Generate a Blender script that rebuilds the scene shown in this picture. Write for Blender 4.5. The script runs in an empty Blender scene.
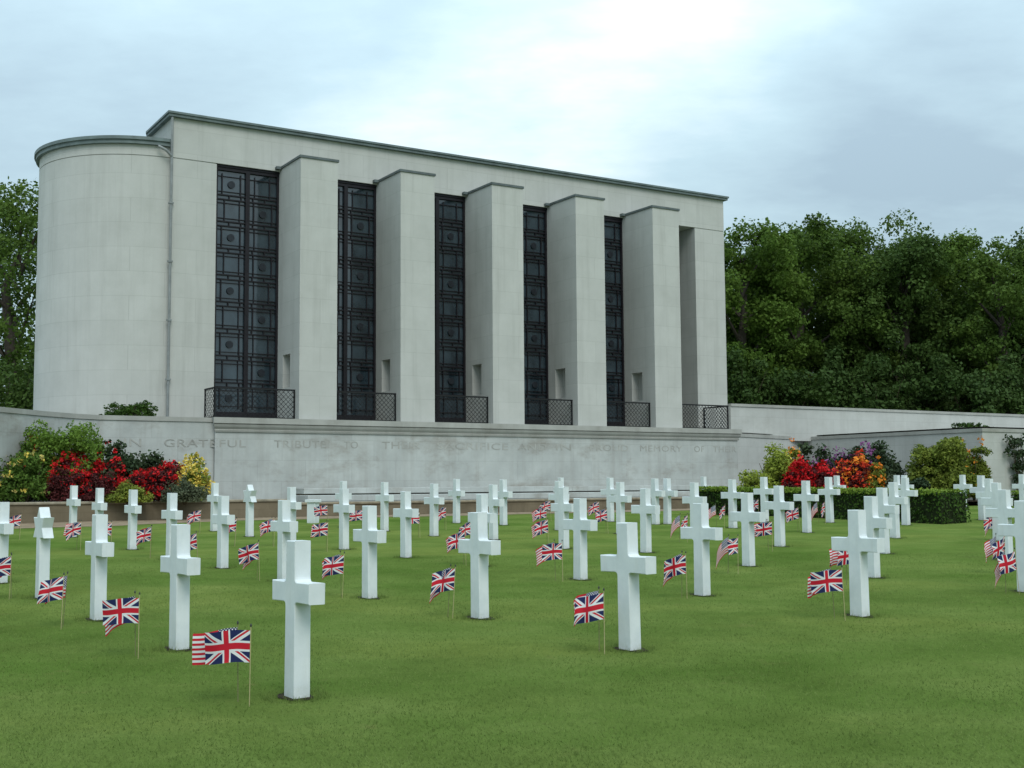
import bpy, bmesh, math, random
import numpy as np
from mathutils import Vector, Matrix

random.seed(7)
RNG = np.random.default_rng(11)
scene = bpy.context.scene
COL = scene.collection
R = math.radians

# ------------------------------------------------------------------ camera
F_PX, PITCH, ROLL = 1212.76, 0.0825, -0.007
CAM_Z = 1.55
cr, sr = math.cos(ROLL), math.sin(ROLL)
cp, sp = math.cos(PITCH), math.sin(PITCH)
def pitched(v):
    return Vector((v[0], v[1]*cp - v[2]*sp, v[1]*sp + v[2]*cp))
def ray(px, py):
    dx, dy = px-512, py-384
    a, b = cr*dx + sr*dy, -sr*dx + cr*dy
    return pitched((a/F_PX, 1, -b/F_PX))
cam_d = bpy.data.cameras.new('camera')
cam = bpy.data.objects.new('camera', cam_d); COL.objects.link(cam)
right, up, fwd = pitched((cr, 0, sr)), pitched((-sr, 0, cr)), pitched((0, 1, 0))
m = Matrix((( right.x, up.x, -fwd.x, 0), (right.y, up.y, -fwd.y, 0), (right.z, up.z, -fwd.z, CAM_Z), (0, 0, 0, 1)))
cam.matrix_world = m
cam_d.sensor_width = 36; cam_d.lens = F_PX*36/1024
cam_d.clip_start = 0.1; cam_d.clip_end = 3000
scene.camera = cam

LAWN_FLAT = 29.6
def lawn_z(y): return 0.0245*min(y, LAWN_FLAT)
def on_lawn(px, py, dz=0.0):
    """point of the photo's pixel on the lawn (dz metres above it)"""
    r = ray(px, py); lo, hi = 2.0, 80.0
    for _ in range(50):
        y = (lo+hi)/2
        if CAM_Z + r.z/r.y*y > lawn_z(y)+dz: lo = y
        else: hi = y
    return Vector((r.x/r.y*y, y, lawn_z(y)))
def at(px, py, y):
    r = ray(px, py); return Vector((r.x/r.y*y, y, CAM_Z + r.z/r.y*y))
def base_from_top(px, py, h=1.0):
    r = ray(px, py); lo, hi = 4.0, 60.0
    for _ in range(50):
        y = (lo+hi)/2
        if CAM_Z + r.z/r.y*y > lawn_z(y)+h: lo = y
        else: hi = y
    return y

# building frame: x along the facade, y into the building, z up from the terrace ledge
YAW = 0.5495
ORG = Vector((-10.38, 36.47, 1.997+CAM_Z))
cy, sy = math.cos(YAW), math.sin(YAW)
def W(u, v, z):      # world point of facade coordinates
    return Vector((ORG.x + u*cy + v*sy, ORG.y + u*sy - v*cy, ORG.z + z))

# ------------------------------------------------------------------ helpers
def tag(o, label=None, cat=None, group=None, kind=None):
    if label: o['label'] = label
    if cat: o['category'] = cat
    if group: o['group'] = group
    if kind: o['kind'] = kind
    return o
def empty(name, loc=(0,0,0), rz=0.0):
    o = bpy.data.objects.new(name, None); COL.objects.link(o)
    o.location = loc; o.rotation_euler = (0, 0, rz); o.empty_display_size = 0.2
    return o
def copy_tree(o, parent=None):
    c = o.copy(); COL.objects.link(c); c.parent = parent
    for k in list(o.children): copy_tree(k, c)
    return c
class MB:
    def __init__(s): s.v=[]; s.f=[]; s.mi=[]
    def add(s, vs, fs, mi=0):
        n=len(s.v); s.v += [tuple(p) for p in vs]
        for f in fs: s.f.append([i+n for i in f]); s.mi.append(mi)
        return s
    def box(s, x0,x1,y0,y1,z0,z1, mi=0):
        if x0>x1: x0,x1=x1,x0
        if y0>y1: y0,y1=y1,y0
        vs=[(x0,y0,z0),(x1,y0,z0),(x1,y1,z0),(x0,y1,z0),(x0,y0,z1),(x1,y0,z1),(x1,y1,z1),(x0,y1,z1)]
        return s.add(vs,[(0,3,2,1),(4,5,6,7),(0,1,5,4),(1,2,6,5),(2,3,7,6),(3,0,4,7)],mi)
    def uvbox(s,u0,u1,v0,v1,z0,z1,mi=0):   # facade coords -> local
        return s.box(u0,u1,-v0,-v1,z0,z1,mi)
    def prism(s, poly, z0, z1, mi=0):      # poly counter-clockwise in local xy
        n=len(poly)
        a=sum(poly[i][0]*poly[(i+1)%n][1]-poly[(i+1)%n][0]*poly[i][1] for i in range(n))
        if a<0: poly=poly[::-1]
        vs=[(x,y,z0) for x,y in poly]+[(x,y,z1) for x,y in poly]
        fs=[tuple(range(n-1,-1,-1)),tuple(range(n,2*n))]+[(i,(i+1)%n,n+(i+1)%n,n+i) for i in range(n)]
        return s.add(vs,fs,mi)
    def tube(s, pts, rad, seg=8, mi=0):
        pts=[Vector(p) for p in pts]; rad=rad if isinstance(rad,(list,tuple)) else [rad]*len(pts)
        vs=[]
        for i,p in enumerate(pts):
            t=(pts[min(i+1,len(pts)-1)]-pts[max(i-1,0)]).normalized()
            a=t.orthogonal().normalized() if abs(t.z)>.99 else t.cross(Vector((0,0,1))).normalized()
            b=t.cross(a)
            for k in range(seg):
                w=2*math.pi*k/seg
                vs.append(p+(a*math.cos(w)+b*math.sin(w))*rad[i])
        fs=[]
        for i in range(len(pts)-1):
            for k in range(seg):
                k2=(k+1)%seg
                fs.append((i*seg+k,i*seg+k2,(i+1)*seg+k2,(i+1)*seg+k))
        fs.append(tuple(range(seg-1,-1,-1))); fs.append(tuple(range((len(pts)-1)*seg,len(pts)*seg)))
        return s.add(vs,fs,mi)
    def mesh(s,name,mats,smooth=False):
        me=bpy.data.meshes.new(name); me.from_pydata(s.v,[],s.f)
        for mt in (mats if isinstance(mats,(list,tuple)) else [mats]): me.materials.append(mt)
        me.polygons.foreach_set('material_index',s.mi)
        if smooth: me.polygons.foreach_set('use_smooth',[True]*len(s.f))
        bm=bmesh.new(); bm.from_mesh(me); bmesh.ops.recalc_face_normals(bm,faces=bm.faces); bm.to_mesh(me); bm.free()
        me.update(); return me
    def build(s,name,mats,parent=None,smooth=False,bevel=0.0):
        o=bpy.data.objects.new(name,s.mesh(name,mats,smooth)); COL.objects.link(o); o.parent=parent
        if bevel:
            b=o.modifiers.new('bevel','BEVEL'); b.width=bevel; b.segments=2; b.limit_method='ANGLE'
        return o

# ------------------------------------------------------------------ materials
def mat(name):
    m=bpy.data.materials.new(name); m.use_nodes=True
    nt=m.node_tree; b=nt.nodes['Principled BSDF']
    return m,nt,b
def node(nt,t,**k):
    n=nt.nodes.new(t)
    for a,v in k.items(): setattr(n,a,v)
    return n
def noise(nt,vec,scale,detail=5,rough=.55):
    n=node(nt,'ShaderNodeTexNoise'); n.inputs['Scale'].default_value=scale
    n.inputs['Detail'].default_value=detail; n.inputs['Roughness'].default_value=rough
    if vec is not None: nt.links.new(vec,n.inputs['Vector'])
    return n.outputs['Fac']
def ramp(nt,fac,stops):
    n=node(nt,'ShaderNodeValToRGB'); e=n.color_ramp.elements
    while len(e)<len(stops): e.new(.5)
    for el,(p,c) in zip(e,stops): el.position=p; el.color=(*c,1) if len(c)==3 else c
    nt.links.new(fac,n.inputs[0]); return n.outputs[0]
def mixc(nt,fac,a,b,mode='MIX'):
    n=node(nt,'ShaderNodeMix',data_type='RGBA',blend_type=mode)
    for i,s in ((0,fac),(6,a),(7,b)):
        if hasattr(s,'links') or hasattr(s,'is_linked'): nt.links.new(s,n.inputs[i])
        else: n.inputs[i].default_value = s if i==0 else (*s,1)
    return n.outputs[2]
def math_(nt,op,a,b=None,c=None):
    n=node(nt,'ShaderNodeMath',operation=op)
    for i,s in enumerate((a,b,c)):
        if s is None: continue
        if isinstance(s,(int,float)): n.inputs[i].default_value=s
        else: nt.links.new(s,n.inputs[i])
    return n.outputs[0]
def mapping(nt,vec,scale=(1,1,1)):
    n=node(nt,'ShaderNodeMapping'); n.inputs['Scale'].default_value=scale
    nt.links.new(vec,n.inputs['Vector']); return n.outputs[0]
def objco(nt): return node(nt,'ShaderNodeTexCoord').outputs['Object']
def bump(nt,b,h,strength=.3,dist=.02):
    n=node(nt,'ShaderNodeBump'); n.inputs['Strength'].default_value=strength; n.inputs['Distance'].default_value=dist
    nt.links.new(h,n.inputs['Height']); nt.links.new(n.outputs[0],b.inputs['Normal'])

def stone(name,c0,c1,stain,streak=.35,joints=True,row=.6,bw=1.3,blot=.35):
    m,nt,b=mat(name); co=objco(nt)
    base=ramp(nt,noise(nt,co,1.3,6,.6),[(.3,c0),(.7,c1)])
    st=noise(nt,mapping(nt,co,(2.2,2.2,.12)),1.6,6,.65)
    base=mixc(nt,math_(nt,'MULTIPLY',ramp_val(nt,st,.5,.78),streak),base,stain)
    bl=noise(nt,mapping(nt,co,(.55,.55,1.1)),1.0,7,.7)
    base=mixc(nt,math_(nt,'MULTIPLY',ramp_val(nt,bl,.52,.75),blot),base,stain)
    fine=noise(nt,co,38,4,.7)
    base=mixc(nt,math_(nt,'MULTIPLY',fine,.22),base,(c0[0]*.6,c0[1]*.6,c0[2]*.6))
    if joints:
        sx=node(nt,'ShaderNodeSeparateXYZ'); nt.links.new(co,sx.inputs[0])
        cb=node(nt,'ShaderNodeCombineXYZ')
        nt.links.new(math_(nt,'ADD',sx.outputs[0],sx.outputs[1]),cb.inputs[0]); nt.links.new(sx.outputs[2],cb.inputs[1])
        br=node(nt,'ShaderNodeTexBrick'); nt.links.new(cb.outputs[0],br.inputs['Vector'])
        br.inputs['Scale'].default_value=1; br.inputs['Brick Width'].default_value=bw; br.inputs['Row Height'].default_value=row
        br.inputs['Mortar Size'].default_value=.007; br.inputs['Mortar Smooth'].default_value=.3
        br.inputs['Color1'].default_value=(.96,.96,.96,1); br.inputs['Color2'].default_value=(1.03,1.03,1.03,1); br.inputs['Mortar'].default_value=(.80,.80,.79,1)
        base=mixc(nt,.8,base,br.outputs['Color'],'MULTIPLY')
    nt.links.new(base,b.inputs['Base Color']); b.inputs['Roughness'].default_value=.85
    b.inputs['Specular IOR Level'].default_value=.25
    bump(nt,b,noise(nt,co,60,5,.7),.25,.01)
    return m
def ramp_val(nt,fac,a,b_):
    n=node(nt,'ShaderNodeMapRange'); n.clamp=True
    n.inputs['From Min'].default_value=a; n.inputs['From Max'].default_value=b_
    nt.links.new(fac,n.inputs['Value']); return n.outputs[0]

M={}
M['portland']=stone('portland_stone',(.440,.443,.416),(.495,.498,.471),(.27,.27,.245),.38,True,.75,1.6,.16)
M['terrace']=stone('terrace_stone',(.36,.375,.36),(.47,.49,.47),(.225,.20,.165),.35,True,.62,1.5,.85)
M['cleanwall']=stone('pale_wall_stone',(.42,.425,.40),(.49,.495,.47),(.28,.265,.235),.3,True,.62,1.5,.35)
M['coping']=stone('coping_stone',(.30,.30,.275),(.40,.40,.37),(.20,.19,.16),.4,False,blot=.6)
M['brownstone']=stone('brown_edging_stone',(.13,.105,.068),(.215,.175,.118),(.075,.06,.038),.4,True,.2,.55,.8)
def simple(name,c,rough=.6,metal=0,var=.15,scale=8,spec=.4,bmp=0):
    m,nt,b=mat(name); co=objco(nt); f=noise(nt,co,scale,5,.6)
    c0=tuple(x*(1-var) for x in c); c1=tuple(min(1,x*(1+var)) for x in c)
    nt.links.new(ramp(nt,f,[(.3,c0),(.7,c1)]),b.inputs['Base Color'])
    b.inputs['Roughness'].default_value=rough; b.inputs['Metallic'].default_value=metal; b.inputs['Specular IOR Level'].default_value=spec
    if bmp: bump(nt,b,noise(nt,co,scale*5,4),bmp,.01)
    return m
M['copper']=simple('weathered_copper',(.115,.148,.146),.55,0,.25,3)
M['lead']=simple('lead_flashing',(.09,.11,.11),.6,0,.25,4)
M['bronze']=simple('dark_bronze',(.011,.0095,.0125),.5,0,.3,5,.25)
M['disc']=simple('dark_disc',(.014,.017,.022),.4,0,.3,5,.3)
M['pipe']=simple('grey_pipe',(.20,.215,.215),.5,0,.2,4)
M['iron']=simple('black_iron',(.014,.015,.016),.6,0,.2,6,.2)
M['letter']=simple('incised_letter',(.325,.325,.30),.9,0,.22,2.2,.1)
M['stick']=simple('wooden_stick',(.38,.32,.17),.6,0,.15,40)
M['finial']=simple('dark_finial',(.03,.03,.03),.5)
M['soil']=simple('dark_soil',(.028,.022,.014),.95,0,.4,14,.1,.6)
M['bedsoil']=simple('bed_soil',(.06,.045,.03),.95,0,.4,6,.1,.6)
M['path']=simple('gravel_path',(.24,.185,.125),.95,0,.25,5,.1,.4)
M['paving']=simple('terrace_paving',(.30,.30,.28),.9,0,.15,3,.2,.2)
M['bark']=simple('tree_bark',(.06,.05,.04),.9,0,.3,6,.2,.5)
M['stem']=simple('woody_stem',(.07,.055,.035),.9,0,.3,20,.2)
# white marble of the headstones
m,nt,b=mat('white_marble'); co=objco(nt); oi=node(nt,'ShaderNodeObjectInfo')
vv=node(nt,'ShaderNodeVectorMath',operation='ADD'); nt.links.new(co,vv.inputs[0]); nt.links.new(oi.outputs['Location'],vv.inputs[1])
c=ramp(nt,noise(nt,vv.outputs[0],5,6,.65),[(.3,(.57,.615,.63)),(.62,(.665,.70,.705))])
c=mixc(nt,math_(nt,'MULTIPLY',ramp_val(nt,noise(nt,mapping(nt,vv.outputs[0],(6,6,.8)),2.5,6,.7),.50,.74),.42),c,(.52,.54,.51))
sx=node(nt,'ShaderNodeSeparateXYZ'); nt.links.new(co,sx.inputs[0])
dirt=math_(nt,'MULTIPLY',math_(nt,'SUBTRACT',1.0,ramp_val(nt,sx.outputs[2],0.0,.10)),ramp_val(nt,noise(nt,vv.outputs[0],22,4,.7),.35,.7))
c=mixc(nt,math_(nt,'MULTIPLY',dirt,.5),c,(.30,.33,.20))
nt.links.new(c,b.inputs['Base Color']); b.inputs['Roughness'].default_value=.5; b.inputs['Specular IOR Level'].default_value=.35
bump(nt,b,noise(nt,co,70,4,.7),.12,.004); M['marble']=m
# dark window glass, bluish reflections put into its base colour
m,nt,b=mat('dark_glass'); co=objco(nt)
nt.links.new(ramp(nt,noise(nt,mapping(nt,co,(1.6,1,1.2)),1.0,3),[(.3,(.009,.016,.022)),(.7,(.034,.054,.068))]),b.inputs['Base Color'])
b.inputs['Roughness'].default_value=.07; b.inputs['IOR'].default_value=1.75
bump(nt,b,noise(nt,co,3.0,2),.08,.02); M['glass']=m
# lawn
m,nt,b=mat('mown_lawn'); co=objco(nt)
c=ramp(nt,noise(nt,co,.9,8,.68),[(.28,(.092,.136,.031)),(.5,(.126,.181,.044)),(.72,(.168,.222,.062))])
c2=ramp(nt,noise(nt,mapping(nt,co,(.22,.5,1)),1,5,.6),[(.36,(.74,.86,.70)),(.52,(1,1,1)),(.66,(1.22,1.10,1.12))])
c=mixc(nt,.9,c,c2,'MULTIPLY')
fine=ramp(nt,noise(nt,mapping(nt,co,(1,.55,1)),55,5,.8),[(.30,(.74,.77,.70)),(.68,(1.22,1.2,1.16))])
c=mixc(nt,.75,c,fine,'MULTIPLY')
dry=ramp_val(nt,noise(nt,co,2.6,5,.75),.60,.78)
c=mixc(nt,math_(nt,'MULTIPLY',dry,.5),c,(.21,.185,.075))
dk=ramp_val(nt,noise(nt,mapping(nt,co,(1,1,1)),6.5,6,.8),.60,.72)
c=mixc(nt,math_(nt,'MULTIPLY',dk,.2),c,(.035,.075,.012))
nt.links.new(c,b.inputs['Base Color']); b.inputs['Roughness'].default_value=.9; b.inputs['Specular IOR Level'].default_value=.0
bump(nt,b,noise(nt,co,90,4,.8),.7,.03); M['lawn']=m
def leafy(name,c0,c1,trans=.25,scale=.5,rough=.6,fine=9):
    m,nt,b=mat(name); co=objco(nt)
    f=math_(nt,'ADD',math_(nt,'MULTIPLY',noise(nt,co,scale,3,.6),.6),math_(nt,'MULTIPLY',noise(nt,co,fine,2,.6),.4))
    col=ramp(nt,f,[(.36,c0),(.64,c1)])
    nt.links.new(col,b.inputs['Base Color']); b.inputs['Roughness'].default_value=rough; b.inputs['Specular IOR Level'].default_value=.10
    tr=node(nt,'ShaderNodeBsdfTranslucent'); nt.links.new(col,tr.inputs['Color'])
    mx=node(nt,'ShaderNodeMixShader'); mx.inputs[0].default_value=trans
    out=nt.nodes['Material Output']
    nt.links.new(b.outputs[0],mx.inputs[1]); nt.links.new(tr.outputs[0],mx.inputs[2]); nt.links.new(mx.outputs[0],out.inputs['Surface'])
    return m
M['leaf_oak']=leafy('oak_leaf',(.050,.092,.016),(.105,.165,.028),.33,.22,.6,3)
M['leaf_dark']=leafy('dark_leaf',(.038,.072,.016),(.078,.128,.026),.3,.25,.6,3)
M['leaf_under']=leafy('undergrowth_leaf',(.028,.054,.013),(.058,.100,.022),.2,.25,.6,3)
M['leaf_mid']=leafy('mid_leaf',(.060,.112,.018),(.125,.195,.032),.33,.25,.6,3)
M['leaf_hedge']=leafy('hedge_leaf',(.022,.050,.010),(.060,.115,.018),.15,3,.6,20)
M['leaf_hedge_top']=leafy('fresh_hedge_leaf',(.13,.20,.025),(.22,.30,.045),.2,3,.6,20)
M['leaf_shrub']=leafy('shrub_leaf',(.05,.10,.018),(.12,.20,.035),.25,2,.6,15)
M['leaf_fresh']=leafy('fresh_shrub_leaf',(.085,.155,.022),(.17,.27,.045),.3,1.5,.6,12)
M['leaf_rhodo']=leafy('rhododendron_leaf',(.020,.038,.018),(.055,.080,.035),.15,2,.5,15)
M['leaf_yellow']=leafy('yellow_green_leaf',(.12,.17,.030),(.30,.33,.055),.25,2,.6,15)
M['leaf_lime']=leafy('lime_leaf',(.16,.22,.030),(.34,.39,.065),.25,2,.6,15)
M['leaf_grey']=leafy('grey_green_leaf',(.06,.08,.045),(.12,.135,.08),.2,2,.7,15)
M['leaf_maroon']=leafy('maroon_leaf',(.045,.014,.014),(.13,.030,.030),.15,2,.6,15)
M['leaf_olive']=leafy('olive_leaf',(.075,.11,.020),(.24,.28,.045),.25,2.5,.6,15)
M['red']=leafy('red_petal',(.42,.012,.016),(.68,.022,.026),.2,3,.6,12)
M['scarlet']=leafy('scarlet_petal',(.55,.035,.020),(.75,.085,.030),.2,3,.6,12)
M['orange']=leafy('orange_petal',(.65,.16,.02),(.80,.32,.04),.2,3,.6,12)
M['yellow']=leafy('yellow_petal',(.62,.45,.07),(.80,.66,.16),.2,3,.6,12)
M['cream']=leafy('cream_petal',(.62,.50,.14),(.78,.68,.28),.2,3,.6,12)
M['purple']=leafy('purple_petal',(.16,.05,.16),(.32,.13,.30),.2,3,.6,12)
M['pink']=leafy('pink_petal',(.50,.22,.22),(.65,.35,.32),.2,3,.6,12)
M['blade']=leafy('grass_blade',(.112,.166,.038),(.180,.244,.070),.3,1.1,.9,60)
M['blade'].node_tree.nodes['Principled BSDF'].inputs['Specular IOR Level'].default_value=.05

# flags, drawn from the cloth's own UV
def flag_uv(nt):
    u=node(nt,'ShaderNodeUVMap',uv_map='cloth').outputs[0]
    s=node(nt,'ShaderNodeSeparateXYZ'); nt.links.new(u,s.inputs[0]); return s.outputs[0],s.outputs[1]
def cloth_shader(nt,b,col):
    nt.links.new(col,b.inputs['Base Color']); b.inputs['Roughness'].default_value=.75; b.inputs['Specular IOR Level'].default_value=.2
    tr=node(nt,'ShaderNodeBsdfTranslucent'); nt.links.new(col,tr.inputs['Color'])
    mx=node(nt,'ShaderNodeMixShader'); mx.inputs[0].default_value=.25
    nt.links.new(b.outputs[0],mx.inputs[1]); nt.links.new(tr.outputs[0],mx.inputs[2]); nt.links.new(mx.outputs[0],nt.nodes['Material Output'].inputs['Surface'])
WHITE,REDC,NAVY=(.74,.75,.76),(.56,.018,.035),(.018,.026,.095)
m,nt,b=mat('union_flag_cloth'); U,V=flag_uv(nt)
x=math_(nt,'MULTIPLY',math_(nt,'SUBTRACT',U,.5),60.); y=math_(nt,'MULTIPLY',math_(nt,'SUBTRACT',V,.5),30.)
ax,ay=math_(nt,'ABSOLUTE',x),math_(nt,'ABSOLUTE',y)
k=1/math.sqrt(1.25)
d1=math_(nt,'MULTIPLY',math_(nt,'SUBTRACT',y,math_(nt,'MULTIPLY',x,.5)),k)     # rising diagonal
d2=math_(nt,'MULTIPLY',math_(nt,'ADD',y,math_(nt,'MULTIPLY',x,.5)),k)          # falling diagonal
def lt(a,v): return math_(nt,'LESS_THAN',a,v)
def gt(a,v): return math_(nt,'GREATER_THAN',a,v)
def band(d,lo,hi): return math_(nt,'MULTIPLY',gt(d,lo),lt(d,hi))
wdiag=math_(nt,'MAXIMUM',lt(math_(nt,'ABSOLUTE',d1),3.),lt(math_(nt,'ABSOLUTE',d2),3.))
xp=gt(x,0.); xn=math_(nt,'SUBTRACT',1.,xp)
def sel(d,s):   # counterchanged red of the saltire
    return math_(nt,'ADD',math_(nt,'MULTIPLY',xp,band(d,-2.,0.) if s>0 else band(d,0.,2.)),math_(nt,'MULTIPLY',xn,band(d,0.,2.) if s>0 else band(d,-2.,0.)))
rdiag=math_(nt,'MAXIMUM',sel(d1,1),sel(d2,1))
wc=math_(nt,'MAXIMUM',lt(ax,5.),lt(ay,5.)); rc=math_(nt,'MAXIMUM',lt(ax,3.),lt(ay,3.))
c=mixc(nt,wdiag,NAVY,WHITE); c=mixc(nt,rdiag,c,REDC); c=mixc(nt,wc,c,WHITE); c=mixc(nt,rc,c,REDC)
cloth_shader(nt,b,c); M['union']=m
m,nt,b=mat('stars_and_stripes_cloth'); U,V=flag_uv(nt)
st=lt(math_(nt,'MODULO',math_(nt,'ADD',math_(nt,'FLOOR',math_(nt,'MULTIPLY',V,13.)),0.),2.),.5)
c=mixc(nt,st,WHITE,REDC)
canton=math_(nt,'MULTIPLY',lt(U,.4),gt(V,6/13))
su=math_(nt,'MULTIPLY',U,6/.4); sv=math_(nt,'MULTIPLY',math_(nt,'SUBTRACT',V,6/13),5/(7/13))
def dots(off):
    fu=math_(nt,'SUBTRACT',math_(nt,'FRACT',math_(nt,'ADD',su,off)),.5); fv=math_(nt,'SUBTRACT',math_(nt,'FRACT',math_(nt,'ADD',sv,off)),.5)
    return lt(math_(nt,'ADD',math_(nt,'MULTIPLY',fu,fu),math_(nt,'MULTIPLY',fv,fv)),.05)
stars=math_(nt,'MAXIMUM',dots(0.),dots(.5))
c=mixc(nt,canton,c,mixc(nt,stars,NAVY,WHITE)); cloth_shader(nt,b,c); M['stars']=m

# ------------------------------------------------------------------ setting: ground
ys=[-60,-10,0,5,10,15,20,25,LAWN_FLAT,36,45,80,200,900]
mb=MB(); xs=[-900,-200,-60,-30,-15,0,15,30,60,200,900]
vs=[(x,y,lawn_z(y)) for y in ys for x in xs]; n=len(xs)
mb.add(vs,[(j*n+i,j*n+i+1,(j+1)*n+i+1,(j+1)*n+i) for j in range(len(ys)-1) for i in range(n-1)])
tag(mb.build('lawn',M['lawn']),kind='structure')
FZ=lawn_z(99)-ORG.z          # lawn level by the building, in facade z
def fpoly(name,poly,z,material,kind='structure'):
    mb=MB(); mb.add([W(u,v,z) for u,v in poly],[tuple(range(len(poly)))]); o=mb.build(name,material)
    for p in o.data.polygons:
        if p.normal.z<0: o.data.flip_normals()
    return tag(o,kind=kind)
# gravel path in front of the edging wall, as a strip that follows the lawn
mb=MB(); us=np.linspace(-16,30,60); vsx=[]
for u in us:
    wob=.18*math.sin(u*1.3)+.1*math.sin(u*3.1)
    for v in (5.7,6.6,7.5,8.15+wob):
        p=W(u,v,0); vsx.append((p.x,p.y,lawn_z(p.y)+.006))
mb.add(vsx,[(i*4+k,i*4+k+1,(i+1)*4+k+1,(i+1)*4+k) for i in range(len(us)-1) for k in range(3)])
o=mb.build('gravel_path',M['path']); tag(o,kind='structure')
if o.data.polygons[0].normal.z<0: o.data.flip_normals()
Z0=-2.44+.0   # centre platform level (facade z)
KL,KC=-2.34,-2.44
fpoly('flower_bed_soil',[(-14,5.62),(1.6,5.62),(1.6,1.5),(-14,1.5)],KL-.05,M['bedsoil'])
fpoly('platform_ground',[(1.6,5.62),(22.2,5.62),(22.2,0),(1.6,0)],KC-.012,M['paving'])
fpoly('flower_bed_soil',[(19.2,9.9),(26.9,9.9),(26.9,-1),(22.2,-1),(22.2,5.9),(19.2,5.9)],FZ+.15,M['bedsoil'])
# upper terrace floor behind the retaining walls
mb=MB()
poly=[(-14.5,12.2),(-5.7,4.35),(-2.5,1.8),(20.4,1.8),(20.75,1.3),(26.9,-.6),(26.9,8.2),(120,8.2),(120,-300),(-200,-300),(-200,12.2)]
fpoly('terrace_floor',poly,-.05,M['paving'])
o=fpoly('far_ground',[(22.6,-.6),(140,-.6),(400,-500),(-400,-500),(-250,-9),(22.6,-9)],-.02,M['lawn'])

# ------------------------------------------------------------------ the memorial building
L,HB=22.2,9.46
PA,PP,PW,PD,PZ=3.494,3.4265,1.232,1.7655,8.13
mem=empty('memorial_building',ORG,YAW)
tag(mem,'long pale stone memorial with five tall piers, dark windows and a rounded end','memorial building')
foot=[(0,0),(L,0),(L,-6.6),(1.5,-6.6),(.8,-4.5),(.3,-3.3),(0,-2.42)]
mb=MB()
mb.prism([(u,-v) for u,v in foot],8.075,HB-.14)
mb.uvbox(.001,1.41,0,-.62,-.3,8.045); mb.uvbox(.001,1.39,-.03,-.62,8.045,8.075)
mb.uvbox(20.69,L-.001,0,-1.7,-.3,8.045); mb.uvbox(20.71,L-.03,-.03,-1.7,8.045,8.075)
core=[(.02,-.62),(18.43,-.62),(18.43,-1.7),(L-.02,-1.7),(L-.02,-6.58),(.02,-6.58)]
mb.prism([(u,-v) for u,v in core],-.3,8.075)
for i in range(1,5): pass
mb.build('wall',M['portland'],mem)
# copper roof edge of the main block
def offs(poly,d):
    cx=sum(p[0] for p in poly)/len(poly); out=[]
    n=len(poly)
    for i in range(n):
        a,b_,c_=Vector(poly[i-1]),Vector(poly[i]),Vector(poly[(i+1)%n])
        e1=(b_-a).normalized(); e2=(c_-b_).normalized()
        n1=Vector((-e1.y,e1.x)); n2=Vector((-e2.y,e2.x))
        k_=(n1+n2); k_=k_/max(.3,(1+n1.dot(n2)))
        out.append(tuple(b_+k_*d))
    return out
sgn=sum(foot[i][0]*foot[(i+1)%7][1]-foot[(i+1)%7][0]*foot[i][1] for i in range(7))
o1=offs(foot,.13 if sgn<0 else -.13); o2=offs(foot,.17 if sgn<0 else -.17)
mb=MB(); mb.prism([(u,-v) for u,v in o1],HB-.137,HB-.05); mb.prism([(u,-v) for u,v in o2],HB-.05,HB+.015)
mb.build('roof',M['copper'],mem)
# apse
RA,CV=3.2,-3.32
def arc(r,n=40,back=.4):
    pts=[(back,CV+r)]+[(-r*math.cos(a),CV+r*math.sin(a)) for a in np.linspace(math.pi/2,-math.pi/2,n)]+[(back,CV-r)]
    return pts
mb=MB(); mb.prism([(u,-v) for u,v in arc(RA,back=-.002)],-.3,8.06); mb.prism([(u,-v) for u,v in arc(RA-.03,back=-.002)],8.06,8.085); mb.prism([(u,-v) for u,v in arc(RA,back=-.002)],8.085,8.40)
ap=mb.build('apse',M['portland'],mem)
mb=MB(); mb.prism([(u,-v) for u,v in arc(RA+.11,back=-.003)],8.403,8.52); mb.prism([(u,-v) for u,v in arc(RA+.16,back=-.003)],8.52,8.62)
a_=arc(RA+.1,back=-.003); n=len(a_)
mb.add([(u,-v,8.62) for u,v in a_]+[(-.003,-CV,8.95)],[(i,i+1,n) for i in range(n-1)])
mb.build('roof',M['copper'],mem)
# drainpipe
mb=MB(); mb.tube([(-.02,-.075,-.2),(-.02,-.075,9.30)],.04); mb.tube([(-.42,-.02,8.36),(-.2,-.10,8.24),(-.03,-.085,8.08)],.045)
for z in (1.2,3.0,4.8,6.6): mb.box(-.09,.05,-.13,-.002,z,z+.05)
mb.build('drainpipe',M['pipe'],mem)
# piers with a niche cut in the left side
for i in range(5):
    a=PA+i*PP; nd=.32; n0,n1,zb,zt=.37,1.0,1.05,2.10
    mb=MB()
    mb.uvbox(a+nd,a+PW,-.6,PD,0,PZ-.003)
    mb.uvbox(a,a+nd,-.6,PD,0,zb); mb.uvbox(a,a+nd,-.6,PD,zt,PZ-.003)
    mb.uvbox(a,a+nd,-.6,n0,zb,zt); mb.uvbox(a,a+nd,n1,PD,zb,zt)
    # merge the blocks' seams
    pr=mb.build('pier',M['portland'],mem)
    mb=MB(); mb.uvbox(a-.035,a+PW+.035,.002,PD+.035,PZ,PZ+.075); mb.uvbox(a+.1,a+PW-.1,.002,PD-.12,PZ+.075,PZ+.11)
    mb.uvbox(a-.18,a-.035,.002,.16,PZ-.02,PZ+.07)
    mb.build('cap',M['lead'],pr)
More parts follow.
